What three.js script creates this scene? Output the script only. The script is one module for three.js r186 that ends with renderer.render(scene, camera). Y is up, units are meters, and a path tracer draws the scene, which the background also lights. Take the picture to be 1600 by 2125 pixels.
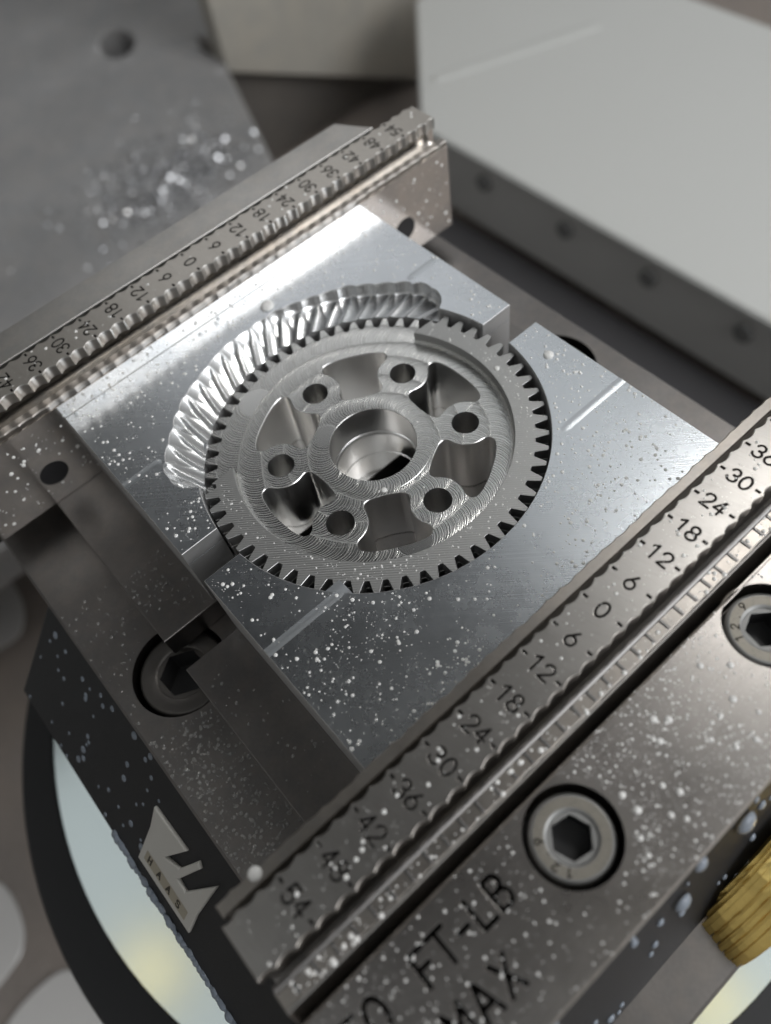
import * as THREE from 'three';
import { RectAreaLightUniformsLib } from 'three/addons/lights/RectAreaLightUniformsLib.js';
import { RoundedBoxGeometry } from 'three/addons/geometries/RoundedBoxGeometry.js';
import * as BGU from 'three/addons/utils/BufferGeometryUtils.js';

// ------------------------------------------------------------------ camera, exposure, lights
// everything is authored in millimetres (x along the jaws, z towards the viewer) and scaled to metres
const MM = 0.001;
const scene = new THREE.Scene();
scene.background = new THREE.Color(0x000000);
const camera = new THREE.PerspectiveCamera(65.4, 1600 / 2125, 0.004, 20);
{
  const right = new THREE.Vector3(0.74796, -0.12174, 0.65248), down = new THREE.Vector3(-0.60843, -0.51864, 0.60069), fwd = new THREE.Vector3(0.26527, -0.84628, -0.46199);
  const m = new THREE.Matrix4().makeBasis(right, down.clone().negate(), fwd.clone().negate());
  camera.quaternion.setFromRotationMatrix(m);
  camera.position.set(-43.06, 103.12, 75.46).multiplyScalar(MM);
  camera.focus = 0.131; camera.userData.fStop = 11.5;
  scene.add(camera);
}
const renderer = new THREE.WebGLRenderer({ antialias: true });
renderer.toneMapping = THREE.LinearToneMapping;
renderer.toneMappingExposure = 1.27;
renderer.shadowMap.enabled = true;
RectAreaLightUniformsLib.init();

// lamp table: position, target, size (mm), colour, radiance
const LAMPS = {
  panel: { at: [110, 770, -30], to: [110, 0, -30], size: [1240, 1040], color: [0.93, 0.98, 1.0], I: 0.34 },
  rear: { at: [460, 770, -815], to: [460, 0, -815], size: [600, 500], color: [0.98, 0.985, 1.0], I: 0.54 },  // unseen panel, added to lift the far strip and the rear plate
  side: { at: [530, 770, 720], to: [530, 0, 720], size: [540, 420], color: [0.97, 0.98, 1.0], I: 2.3 },  // unseen panel, added to brighten the far jaw face by way of the plate
  main: { at: [360, 500, 20], to: [0, 0, 0], size: [104, 104], color: [1.0, 0.98, 0.95], I: 13.5 },
  window: { at: [450, 500, 960], to: [200, 60, -300], size: [880, 560], color: [0.97, 0.985, 1.0], I: 4.2 },  // unseen window, added to light the far face, slot wall and background
};

// ------------------------------------------------------------------ helpers
function rng(seed) { let a = seed >>> 0; return () => { a = (a + 0x6D2B79F5) >>> 0; let t = a; t = Math.imul(t ^ (t >>> 15), t | 1); t ^= t + Math.imul(t ^ (t >>> 7), t | 61); return ((t ^ (t >>> 14)) >>> 0) / 4294967296; }; }
const used = {};
function numbered(n) { const k = used[n] = (used[n] ?? -1) + 1; return k ? `${n}_${String(k).padStart(3, '0')}` : n; }
function fin(g) { g = g.clone(); g.scale(MM, MM, MM); if (!g.attributes.normal) g.computeVertexNormals(); return g; }
function merge(gs) { return BGU.mergeGeometries(gs.map(g => { let q = g.index ? g.toNonIndexed() : g; q = q.clone(); for (const k of Object.keys(q.attributes)) if (!['position', 'normal', 'uv'].includes(k)) q.deleteAttribute(k); return q; })); }
function obj(name, g, mat, parent = scene) {
  if (Array.isArray(g)) g = g.length > 1 ? merge(g) : g[0];
  const m = new THREE.Mesh(fin(g), mat); m.name = parent === scene ? numbered(name) : name; m.castShadow = m.receiveShadow = true; parent.add(m); return m;
}
function tag(o, label, category, group) { o.userData = { ...o.userData, label, category }; if (group) o.userData.group = group; return o; }
function struct(name, g, mat) { const o = obj(name, g, mat); o.userData.kind = 'structure'; return o; }
function thing(name, label, category, group) { const o = new THREE.Group(); o.name = numbered(name); scene.add(o); return tag(o, label, category, group); }
const P2 = (x, z) => new THREE.Vector2(x, -z);
function shape(pts, holes = []) { const s = new THREE.Shape(pts.map(([x, z]) => P2(x, z))); for (const h of holes) s.holes.push(new THREE.Path(h.map(([x, z]) => P2(x, z)))); return s; }
function circ(cx, cz, r, n = 48, a0 = 0) { const o = []; for (let i = 0; i < n; i++) { const a = a0 + i / n * Math.PI * 2; o.push([cx + r * Math.cos(a), cz + r * Math.sin(a)]); } return o; }
// plan outline pulled up from y0 to y1, edges chamfered by b
function ext(s, y0, y1, b = 0) {
  const g = new THREE.ExtrudeGeometry(s, b ? { depth: y1 - y0 - 2 * b, bevelEnabled: true, bevelSize: b, bevelThickness: b, bevelOffset: -b, bevelSegments: 1, steps: 1, curveSegments: 8 } : { depth: y1 - y0, bevelEnabled: false, steps: 1, curveSegments: 8 });
  g.rotateX(-Math.PI / 2); g.translate(0, y0 + b, 0); return g;
}
// profile in (z, y) swept along x
function sweepX(prof, x0, x1, b = 0) {
  const s = new THREE.Shape(prof.map(([z, y]) => new THREE.Vector2(-z, y)));
  const g = new THREE.ExtrudeGeometry(s, b ? { depth: x1 - x0 - 2 * b, bevelEnabled: true, bevelSize: b, bevelThickness: b, bevelOffset: -b, bevelSegments: 1 } : { depth: x1 - x0, bevelEnabled: false });
  g.rotateY(Math.PI / 2); g.translate(x0 + b, 0, 0); return g;
}
function sweepZ(prof, z0, z1, b = 0) {
  const s = new THREE.Shape(prof.map(([x, y]) => new THREE.Vector2(x, y)));
  const g = new THREE.ExtrudeGeometry(s, b ? { depth: z1 - z0 - 2 * b, bevelEnabled: true, bevelSize: b, bevelThickness: b, bevelOffset: -b, bevelSegments: 1 } : { depth: z1 - z0, bevelEnabled: false });
  g.translate(0, 0, z0 + b); return g;
}
function box(x0, x1, y0, y1, z0, z1, r = 0) {
  const w = x1 - x0, h = y1 - y0, d = z1 - z0;
  const g = r ? new RoundedBoxGeometry(w, h, d, 2, r) : new THREE.BoxGeometry(w, h, d);
  const u = g.attributes.uv, p = g.attributes.position, n = g.attributes.normal;
  for (let i = 0; i < u.count; i++) { const ax = Math.abs(n.getX(i)), ay = Math.abs(n.getY(i)), az = Math.abs(n.getZ(i)); if (ay >= ax && ay >= az) u.setXY(i, p.getX(i), p.getZ(i)); else if (ax >= az) u.setXY(i, p.getZ(i), p.getY(i)); else u.setXY(i, p.getX(i), p.getY(i)); }
  g.translate((x0 + x1) / 2, (y0 + y1) / 2, (z0 + z1) / 2); return g;
}
function disc(cx, cz, r, y0, y1, b = 0, n = 64) { return ext(shape(circ(cx, cz, r, n)), y0, y1, b); }

// ------------------------------------------------------------------ procedural textures
function dataTex(n, f, rep, rot = 0, srgb = false) {
  const d = new Uint8Array(n * n * 4);
  for (let j = 0; j < n; j++) for (let i = 0; i < n; i++) { const v = f(i, j), k = (j * n + i) * 4; if (Array.isArray(v)) { d[k] = v[0]; d[k + 1] = v[1]; d[k + 2] = v[2]; } else d[k] = d[k + 1] = d[k + 2] = v; d[k + 3] = 255; }
  const t = new THREE.DataTexture(d, n, n, THREE.RGBAFormat); t.wrapS = t.wrapT = THREE.RepeatWrapping; t.magFilter = THREE.LinearFilter; t.minFilter = THREE.LinearMipmapLinearFilter; t.generateMipmaps = true;
  t.repeat.set(1 / rep, 1 / rep); t.rotation = rot; if (srgb) t.colorSpace = THREE.SRGBColorSpace; t.needsUpdate = true; return t;
}
function retile(t, rep, rot = 0) { const c = t.clone(); c.repeat.set(1 / rep, 1 / rep); c.rotation = rot; c.needsUpdate = true; return c; }
// tileable value noise
function vnoise(n, cells, seed) {
  const r = rng(seed), g = new Float32Array(cells * cells); for (let i = 0; i < g.length; i++) g[i] = r();
  const s = t => t * t * (3 - 2 * t);
  return (i, j) => { const x = i / n * cells, y = j / n * cells, a = Math.floor(x), b = Math.floor(y), u = s(x - a), v = s(y - b); const q = (p, k) => g[((k % cells) + cells) % cells * cells + ((p % cells) + cells) % cells]; return (q(a, b) * (1 - u) + q(a + 1, b) * u) * (1 - v) + (q(a, b + 1) * (1 - u) + q(a + 1, b + 1) * u) * v; };
}
function lineTex(seed, rep, rot, sine = 0.2) { // fine parallel cutter lines
  const n = 1024, r = rng(seed), row = new Float32Array(n); for (let i = 0; i < n; i++) row[i] = r();
  const sm = new Float32Array(n); for (let i = 0; i < n; i++) { let q = 0; for (let k = -5; k <= 5; k++) q += row[(i + k + n) % n]; sm[i] = (q / 11 - 0.5) * 2.6 + 0.5; }
  const w = vnoise(n, 24, seed + 1), w2 = vnoise(n, 90, seed + 2);
  return dataTex(n, (i, j) => { const c = 0.5 + 0.5 * Math.sin(j / n * Math.PI * 2 * 46); return 255 * Math.min(1, Math.max(0, (0.8 - sine) * sm[j] + sine * c + 0.12 * w(i, j) + 0.08 * w2(i, j * 0.2))); }, rep, rot);
}
const grain = (() => { const n = 1024, a = vnoise(n, 512, 5), b = vnoise(n, 190, 6), c = vnoise(n, 40, 7); return dataTex(n, (i, j) => 255 * (0.45 * a(i, j) + 0.35 * b(i, j) + 0.2 * c(i, j)), 24); })();
const smudge = (() => { const n = 512, a = vnoise(n, 5, 15), b = vnoise(n, 17, 16), c = vnoise(n, 60, 17), d = vnoise(n, 200, 18); return dataTex(n, (i, j) => 255 * Math.min(1, 0.72 + 0.28 * (0.4 * a(i, j) + 0.3 * b(i, j) + 0.2 * c(i, j) + 0.1 * d(i, j))), 46); })();
const stainMap = (() => { const n = 512, a = vnoise(n, 6, 25), b = vnoise(n, 23, 26), c = vnoise(n, 90, 27); return dataTex(n, (i, j) => { const v = 0.5 * a(i, j) + 0.3 * b(i, j) + 0.2 * c(i, j); const s = 214 + 41 * v; return [s, s * (0.995 - 0.012 * b(i, j)), s * (0.988 - 0.025 * b(i, j))]; }, 40, 0, true); })();
const plateLines = lineTex(31, 16, -0.715), jawLines = lineTex(41, 14, 0), rimLines = lineTex(51, 20, -0.715, 0.7);
// swirling cutter arcs on the gear web, 64 mm square centred on the gear
const swirl = (() => {
  const n = 2048, c = document.createElement('canvas'); c.width = c.height = n; const g = c.getContext('2d'); g.fillStyle = '#808080'; g.fillRect(0, 0, n, n);
  const k = n / 66, r = rng(77); g.lineCap = 'round';
  const arcs = (R, cr, step) => { // every step wipes a disc and leaves its edge: crescents of a trochoidal path
    const m = Math.floor(2 * Math.PI * R / step), start = r() * 6.28, dir = 1;
    for (let i = 0; i < m; i++) {
      const a = start + dir * i / m * Math.PI * 2, R2 = R + 0.25 * Math.sin(a * 5 + R), x = n / 2 + R2 * k * Math.cos(a), y = n / 2 + R2 * k * Math.sin(a), cR = cr * k * (0.98 + 0.04 * r()), v = 118 + 20 * r() | 0, w = 2.5 + 3 * r(), al = 0.25 + 0.6 * r() * r();
      g.fillStyle = `rgba(${v},${v},${v},.9)`; g.beginPath(); g.arc(x, y, cR, 0, 7); g.fill();
      for (const q of [-1, 1]) { g.strokeStyle = q > 0 ? `rgba(255,255,255,${al})` : `rgba(0,0,0,${al})`; g.lineWidth = w; g.beginPath(); g.arc(x, y, cR + (q - 1) * w * 0.5, 0, 7); g.stroke(); }
    }
  };
  arcs(29, 3.6, 0.5); arcs(25.5, 3.6, 0.52); arcs(21.5, 3.4, 0.5); arcs(17.5, 3.4, 0.5); arcs(13.2, 3.2, 0.5); arcs(9.4, 2.6, 0.5);
  for (let i = 0; i < 6; i++) { const a = (i + 0.5) / 6 * Math.PI * 2, x = n / 2 + 17.1 * k * Math.cos(a), y = n / 2 + 17.1 * k * Math.sin(a); for (let q = 0; q < 60; q++) { g.strokeStyle = r() > 0.5 ? 'rgba(255,255,255,.14)' : 'rgba(0,0,0,.14)'; g.lineWidth = 1 + r() * 1.5; const s = r() * 6.3; g.beginPath(); g.arc(x, y, (2.8 + 2.2 * r()) * k, s, s + 0.6 + r()); g.stroke(); } }
  const t = new THREE.CanvasTexture(c); t.wrapS = t.wrapT = THREE.RepeatWrapping; t.repeat.set(1 / 66, 1 / 66); t.offset.set(0.5 - 1 / 66, 0.5); return t;
})();

// ------------------------------------------------------------------ materials
const std = (o) => new THREE.MeshStandardMaterial(o);
const L = (r, g, b) => new THREE.Color().setRGB(r, g, b);
const aluPlate = std({ color: L(0.63, 0.66, 0.69), metalness: 1, roughness: 0.32, roughnessMap: smudge, bumpMap: plateLines, bumpScale: 0.000012 });
const aluRim = std({ color: L(0.52, 0.52, 0.51), metalness: 1, roughness: 0.40, bumpMap: rimLines, bumpScale: 0.00003 });
const aluWeb = std({ color: L(0.64, 0.64, 0.625), metalness: 1, roughness: 0.5, roughnessMap: swirl, bumpMap: swirl, bumpScale: 0.00006 });
const aluSide = std({ color: L(0.60, 0.60, 0.60), metalness: 1, roughness: 0.58, bumpMap: retile(grain, 12), bumpScale: 0.00002 });
const aluTooth = std({ color: L(0.48, 0.48, 0.48), metalness: 1, roughness: 0.42, bumpMap: retile(grain, 20), bumpScale: 0.00001 });
const aluRidge = std({ color: L(0.63, 0.66, 0.69), metalness: 1, roughness: 0.38, bumpMap: plateLines, bumpScale: 0.000012 });
const aluCut = std({ color: L(0.84, 0.835, 0.825), metalness: 1, roughness: 0.28, bumpMap: retile(grain, 40), bumpScale: 0.000008 });
const aluWall = std({ color: L(0.74, 0.75, 0.76), metalness: 1, roughness: 0.25, bumpMap: retile(grain, 9), bumpScale: 0.000006 });
const steelTop = std({ color: L(0.44, 0.42, 0.40), metalness: 1, roughness: 0.42, roughnessMap: smudge, map: stainMap, bumpMap: jawLines, bumpScale: 0.000003 });
const steel = std({ color: L(0.40, 0.39, 0.38), metalness: 1, roughness: 0.36, map: stainMap, bumpMap: grain, bumpScale: 0.000006 });
const steelDark = std({ color: L(0.26, 0.26, 0.265), metalness: 1, roughness: 0.4, map: stainMap, bumpMap: grain, bumpScale: 0.00001 });
const steelPale = std({ color: L(0.60, 0.595, 0.585), metalness: 0.95, roughness: 0.42, map: stainMap, roughnessMap: smudge, bumpMap: jawLines, bumpScale: 0.000003 });
const steelPolish = std({ color: L(0.88, 0.878, 0.875), metalness: 1, roughness: 0.15, map: retile(stainMap, 60), roughnessMap: smudge, bumpMap: retile(grain, 30), bumpScale: 0.000003 });
const railMat = std({ color: L(0.275, 0.265, 0.262), metalness: 1, roughness: 0.38, map: stainMap, bumpMap: jawLines, bumpScale: 0.000002 });
const screwMat = std({ color: L(0.27, 0.27, 0.265), metalness: 0.9, roughness: 0.5, bumpMap: retile(grain, 12), bumpScale: 0.00002 });
const darkScrew = std({ color: L(0.13, 0.122, 0.115), metalness: 0.9, roughness: 0.45, bumpMap: retile(grain, 12), bumpScale: 0.00002 });
const blackCast = std({ color: L(0.022, 0.0225, 0.024), metalness: 0.2, roughness: 0.5, bumpMap: retile(grain, 18), bumpScale: 0.00006 });
const platterMat = std({ color: L(0.66, 0.73, 0.72), metalness: 1, roughness: 0.16, bumpMap: retile(grain, 60), bumpScale: 0.000006 });
const brassMat = std({ color: L(1.0, 0.74, 0.25), metalness: 1, roughness: 0.33, bumpMap: retile(grain, 6), bumpScale: 0.00001 });
const inkMat = std({ color: L(0.03, 0.028, 0.028), metalness: 0.2, roughness: 0.6 });
const logoMat = std({ color: L(0.60, 0.585, 0.545), metalness: 0.1, roughness: 0.42, bumpMap: retile(grain, 14), bumpScale: 0.00003 });
const paleSheet = std({ color: L(0.60, 0.605, 0.585), metalness: 0, roughness: 0.5, bumpMap: retile(grain, 120), bumpScale: 0.0001 });
const greySheet = std({ color: L(0.62, 0.61, 0.59), metalness: 0, roughness: 0.5, bumpMap: retile(grain, 120), bumpScale: 0.0001 });
const tanPanel = std({ color: L(0.46, 0.445, 0.405), metalness: 0, roughness: 0.5, map: retile(stainMap, 260), bumpMap: retile(grain, 200), bumpScale: 0.0002 });
const brownPlate = std({ color: L(0.17, 0.16, 0.15), metalness: 0.1, roughness: 0.4, map: retile(stainMap, 260), bumpMap: retile(grain, 200), bumpScale: 0.0004 });
const speckPlate = std({ color: L(0.46, 0.465, 0.48), metalness: 0.25, roughness: 0.42, map: retile(stainMap, 220), bumpMap: retile(grain, 150), bumpScale: 0.0012 });
const floorMat = std({ color: L(0.36, 0.32, 0.295), metalness: 0, roughness: 0.45, map: retile(stainMap, 300), bumpMap: retile(grain, 160), bumpScale: 0.0008 });
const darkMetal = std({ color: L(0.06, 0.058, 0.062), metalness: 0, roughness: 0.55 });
const wallMat = std({ color: L(0.61, 0.61, 0.60), roughness: 0.6, bumpMap: retile(grain, 400), bumpScale: 0.0006 });
const boltMat = std({ color: L(0.22, 0.22, 0.215), roughness: 0.5 });
const headMat = std({ color: L(0.09, 0.095, 0.105), roughness: 0.5, metalness: 0.2 });
const milk = new THREE.MeshPhysicalMaterial({ color: L(0.95, 0.945, 0.92), roughness: 0.05, ior: 1.34, transmission: 0.22, thickness: 0.001, metalness: 0 });
const socketShade = std({ color: L(0.05, 0.05, 0.052), metalness: 0.3, roughness: 0.45 });  // dark lining colour paints the shade inside the hex sockets
const chipMat = std({ color: L(0.6, 0.605, 0.62), metalness: 1, roughness: 0.16 });
const clearDrop = new THREE.MeshPhysicalMaterial({ color: L(0.9, 0.9, 0.88), roughness: 0.05, ior: 1.34, transmission: 0.85, thickness: 0.001 });
const milkBlue = new THREE.MeshPhysicalMaterial({ color: L(0.55, 0.62, 0.72), roughness: 0.06, ior: 1.34, transmission: 0.6, thickness: 0.001 });
const paleFloor = std({ color: L(0.62, 0.605, 0.59), roughness: 0.25 });

// stroke lettering drawn on a canvas: glyphs in a box 0.62 wide, 1 high, y down
const GL = {
  0: [['e', .31, .5, .29, .48, 0, 360]], 1: [['l', .1, .22, .36, .02, .36, .98]], 2: [['a', .31, .28, .27, .26, 180, 395], ['l', .52, .46, .04, .97, .6, .97]], 3: [['a', .29, .27, .25, .25, 190, 450], ['a', .29, .735, .28, .25, 270, 530]],
  4: [['l', .42, .98, .42, .02, .02, .68, .6, .68]], 5: [['l', .56, .03, .12, .03, .08, .45], ['a', .3, .68, .28, .29, 215, 510]], 6: [['e', .31, .68, .28, .29, 0, 360], ['l', .05, .6, .44, .02]], 8: [['e', .31, .26, .24, .24, 0, 360], ['e', .31, .74, .29, .25, 0, 360]], 9: [['e', .31, .31, .28, .29, 0, 360], ['l', .57, .4, .2, .98]],
  '.': [['l', .28, .93, .32, .95]], '-': [['l', .12, .55, .5, .55]], F: [['l', .56, .03, .08, .03, .08, .98], ['l', .08, .48, .46, .48]], T: [['l', .02, .03, .6, .03], ['l', .31, .03, .31, .98]], L: [['l', .08, .03, .08, .97, .56, .97]],
  B: [['l', .08, .48, .34, .48], ['l', .08, .03, .34, .03], ['l', .08, .97, .36, .97], ['l', .08, .03, .08, .97], ['a', .34, .255, .2, .225, 270, 450], ['a', .36, .725, .22, .245, 270, 450]], M: [['l', .03, .98, .03, .03, .31, .6, .59, .03, .59, .98]], A: [['l', .02, .98, .31, .03, .6, .98], ['l', .12, .66, .5, .66]], X: [['l', .05, .03, .57, .98], ['l', .57, .03, .05, .98]],
  H: [['l', .06, .03, .06, .98], ['l', .56, .03, .56, .98], ['l', .06, .5, .56, .5]], S: [['a', .31, .26, .25, .23, -20, -270], ['a', .31, .74, .26, .24, -90, 160]],
};
function glyphs(g, text, h, adv, lw) { // draws text with its top-left at the origin
  g.lineWidth = lw; g.lineCap = 'round'; g.lineJoin = 'round';
  [...text].forEach((ch, i) => { for (const s of GL[ch] ?? []) { g.beginPath(); const ox = i * adv; if (s[0] === 'l') { for (let k = 1; k < s.length; k += 2) g[k === 1 ? 'moveTo' : 'lineTo'](ox + s[k] * h, s[k + 1] * h); } else { const [, cx, cy, rx, ry, a, b] = s; const R = Math.PI / 180; g.ellipse(ox + cx * h, cy * h, rx * h, ry * h, 0, a * R, b * R, b < a); } g.stroke(); } });
}

// ------------------------------------------------------------------ the machine around: pan floor, walls, roof, lamps, spindle head
struct('floor', box(-900, 1000, -330, -300, -1100, 1078), floorMat);
struct('wall_back', box(-900, 1000, -300, 800, -1130, -1102), wallMat);
struct('wall_front', box(-900, 1000, -300, 800, 1080, 1108), wallMat);
struct('wall_left', box(-930, -902, -300, 800, -1100, 1078), wallMat);
struct('wall_right', box(1002, 1030, -300, 800, -1100, 1078), wallMat);
struct('ceiling', box(-930, 1030, 802, 830, -1130, 1108), wallMat);
function rectLamp(d) { const l = new THREE.RectAreaLight(L(...d.color), d.I, d.size[0] * MM, d.size[1] * MM); l.position.set(...d.at).multiplyScalar(MM); l.lookAt(...d.to.map(v => v * MM)); scene.add(l); return l; }
for (const [key, label] of [['panel', 'largest flat light panel, right above the vise, out of the frame'], ['rear', 'added light panel under the roof behind the vise, lifting the far strip, out of the frame'], ['side', 'added light panel under the roof at the front right, brightening the far jaw face, out of the frame']]) {
  const d = LAMPS[key], [x, y, z] = d.at, [w, h] = d.size;
  const t = thing('overhead_light_panel', label, 'light panel');
  obj('frame', box(x - w / 2 - 12, x + w / 2 + 12, y + 6, y + 31, z - h / 2 - 12, z + h / 2 + 12, 3), wallMat, t);
  obj('diffuser', box(x - w / 2, x + w / 2, y + 1, y + 5.5, z - h / 2, z + h / 2), std({ color: L(0.7, 0.7, 0.7), emissive: L(0.05, 0.055, 0.06), roughness: 0.8 }), t);
  rectLamp(d);
}
{
  const d = LAMPS.main, t = thing('work_lamp', 'small square machine work lamp shining from the upper right, out of the frame', 'lamp');
  const s = d.size[0] / 2;
  obj('housing', box(-s - 6, s + 6, -s - 6, s + 6, -34, -6, 4), headMat, t); obj('lens', box(-s, s, -s, s, -5.5, -2), std({ color: L(0.8, 0.8, 0.8), emissive: L(0.6, 0.57, 0.5), roughness: 0.5 }), t);
  t.position.set(...d.at).multiplyScalar(MM); t.lookAt(...d.to.map(v => v * MM));
  rectLamp(d);
}
{
  const d = LAMPS.window, [w, h] = d.size, t = thing('added_window', 'added bright window behind the camera, lighting the far face and background, out of the frame', 'window');
  obj('frame', [box(-w / 2 - 20, w / 2 + 20, h / 2 + 1, h / 2 + 20, -24, -2, 2), box(-w / 2 - 20, w / 2 + 20, -h / 2 - 20, -h / 2 - 1, -24, -2, 2), box(-w / 2 - 20, -w / 2 - 1, -h / 2 - 1, h / 2 + 1, -24, -2, 2), box(w / 2 + 1, w / 2 + 20, -h / 2 - 1, h / 2 + 1, -24, -2, 2)], headMat, t);
  obj('pane', box(-w / 2, w / 2, -h / 2, h / 2, -12, -6), std({ color: L(0.7, 0.7, 0.7), emissive: L(0.1, 0.1, 0.1), roughness: 0.4 }), t);
  t.position.set(...d.at).multiplyScalar(MM); t.lookAt(...d.to.map(v => v * MM)); rectLamp(d);
}
for (const [x, z] of [[-264, -147], [85, 190]]) {
  const t = thing('round_lamp', x < 0 ? 'round warm yellow lamp under the roof, left of the spindle head, out of the frame' : 'round warm yellow lamp under the roof, right of the camera, out of the frame', 'lamp');
  obj('rim', disc(x, z, 31, 502, 520, 2), headMat, t);
  obj('lens', disc(x, z, 27, 498, 501.8), std({ color: L(0.7, 0.6, 0.35), emissive: L(1.0, 0.82, 0.42), roughness: 0.6 }), t);
  rectLamp({ at: [x, 497, z], to: [x, 0, z + 0.01], size: [46, 46], color: [1, 0.85, 0.5], I: 0.25 });
}
{
  const t = thing('spindle_head', 'dark spindle head hanging above the vise, out of the frame', 'spindle head');
  obj('housing', box(-150, 175, 350, 600, -330, 140, 20), headMat, t);
  const n = new THREE.LatheGeometry([[0, 0], [34, 0], [36, 4], [36, 30], [60, 34], [62, 40], [62, 72]].map(([r, y]) => new THREE.Vector2(r, y)), 48); n.translate(10, 279, -60); obj('spindle_nose', n, screwMat, t);
}

// ------------------------------------------------------------------ blurred surroundings
{ // right: pale folded sheet cover with a dark bolted edge
  const t = thing('sheet_metal_cover', 'pale grey sheet metal cover with dark bolted edge, behind the vise on the right', 'machine cover');
  const top = [[256, 140], [256, -290], [357, -406], [470, -406], [470, 140]];
  obj('top_sheet', ext(shape(top), -206, -200, 1.5), paleSheet, t);
  obj('side_plate', ext(shape([[258, 138], [258, -289], [358, -404], [468, -404], [468, 138]]), -250, -206.5, 0), greySheet, t);
  const r = new THREE.CylinderGeometry(6, 6, 120, 16); r.scale(0.25, 1, 1); r.rotateZ(Math.PI / 2); r.rotateY(-0.365); r.translate(352, -200.5, -299.5); obj('fold_ridge', r, paleSheet, t);
  for (const z of [-234, -168, -108, -48, 12]) { const b = new THREE.CylinderGeometry(5.2, 5.2, 5, 20); b.rotateZ(Math.PI / 2); b.translate(257, -215, z); obj('bolt', b, boltMat, t); }
}
tag(obj('shade_block', [box(96, 257, -299, -252, -330, 170, 6), box(96, 150, -250, -150, -10, 60, 6)], darkMetal), 'dark block standing in for the shade between the vise and the pale cover', 'shade block');  // dark block added where only shade lies beside the vise
{ // upper left: speckled plate with a hole
  const t = thing('table_plate', 'grey speckled wet plate with one round hole, at the upper left', 'table plate');
  const out = [[-520, -900], [330, -900], [259, -547], [214, -446], [170, -330], [120, -215], [-40, -205], [-520, -205]];
  obj('plate', ext(shape(out, [circ(0, 0, 1, 40).map(([u, v]) => [182 + 13 * u * 0.94 + 22 * v * 0.34, -553 + 13 * u * 0.34 - 22 * v * 0.94])]), -226, -200, 2), speckPlate, t);
  obj('hole_shade', box(140, 225, -234, -228, -600, -505, 1), darkMetal, t);  // dark sheet added below the hole so that it looks shaded
}
{ // behind: tan panel over a brown plate whose dark colour stands for the recess
  const t = thing('tan_panel', 'blurred tan painted panel standing behind the far jaw', 'machine panel');
  obj('panel', sweepZ([[218, -206], [400, -298], [400, 120], [218, 120]], -470, -455, 1), tanPanel, t);
  obj('lower_plate', sweepZ([[218, -298], [400, -298], [400, -280], [218, -190]], -490, -472, 1), brownPlate, t);
}
// pale blobs on the brown pan floor; the last paints a floor reflection
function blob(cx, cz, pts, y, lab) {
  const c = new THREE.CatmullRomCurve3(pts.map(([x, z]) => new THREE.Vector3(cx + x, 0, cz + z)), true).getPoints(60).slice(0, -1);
  tag(obj('pale_patch', ext(shape(c.map(p => [p.x, p.z])), y, y + 1.6, 0.7), paleFloor), lab, 'patch', 'pale floor patches');
}
blob(-205, -100, [[12, -22], [15, 2], [8, 16], [-20, 20], [-30, 0], [-14, -26]], -299.9, 'pale puddle at the left edge of the frame, upper of two');
blob(-196, -48, [[4, -18], [14, -14], [22, 14], [0, 36], [-34, 20], [-24, -12]], -299.9, 'pale puddle on brown floor at the bottom left corner');
blob(-128, -255, [[14, -26], [16, 6], [4, 22], [-22, 12], [-12, -30]], -299.9, 'painted floor reflection puddle beside the left end of the far jaw');  // pale colour stands in for the light this bit of floor reflects

// ------------------------------------------------------------------ round platter under the vise
{
  const t = thing('rotary_platter', 'round polished rotary platter under the vise', 'rotary table');
  obj('disc', disc(0, 8, 113, -118, -100, 2.5, 128), platterMat, t);
  obj('rim', ext(shape(circ(0, 8, 113.6, 128), [circ(2.5, 4.5, 106.5, 128)]), -101.5, -99.3, 0.8), blackCast, t);
  obj('hub', disc(0, 8, 92, -299, -118.5, 0, 64), darkMetal, t);
}

// ------------------------------------------------------------------ the vise
const vise = thing('machine_vise', 'steel self-centring machine vise with numbered jaws gripping the gear blank', 'vise');
{ // body
  const body = obj('vise_body', [ext(shape([[-62.5, -94.8], [62.5, -94.8], [62.5, 94.8], [-62.5, 94.8]], [circ(-50, 0, 9.6, 56), circ(50, 0, 9.6, 56), [[-36, -40], [36, -40], [36, 40], [-36, 40]]]), -46, -32, 0.5), box(-62.3, 62.3, -99.9, -46.05, -94.6, 94.6)], railMat, vise);
  // dark cast flank
  obj('flank', [sweepZ([[-62.7, -34], [-79, -52], [-79, -99.8], [-62.7, -99.8]], -32, 92, 0.8)], blackCast, vise);
  const scr = new THREE.CylinderGeometry(9, 9, 78, 40); scr.rotateX(Math.PI / 2); scr.translate(0, -42.5, 0); const threads = [];
  for (let k = 0; k < 20; k++) { const q = new THREE.TorusGeometry(9, 0.8, 6, 36); q.translate(0, -42.5, -38 + k * 4); threads.push(q); }
  obj('lead_screw', [scr, ...threads], screwMat, vise);
  obj('bounce_pad', box(-28, 32, -26.3, -25.97, -30, -3.1), steelPolish, vise);  // added bright pad that lightens the bore floor and gear window walls
  for (const [z0, z1] of [[-93, -3], [4.2, 62]]) obj('carrier', ext(shape([[-49, z0], [49, z0], [49, z1], [-49, z1]]), -31.95, -26, 0.12), railMat, vise);
}
function ringShape(r, hex, a0 = 0.3) { return shape(circ(0, 0, r, 56), [circ(0, 0, hex, 6, a0)]); }
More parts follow.
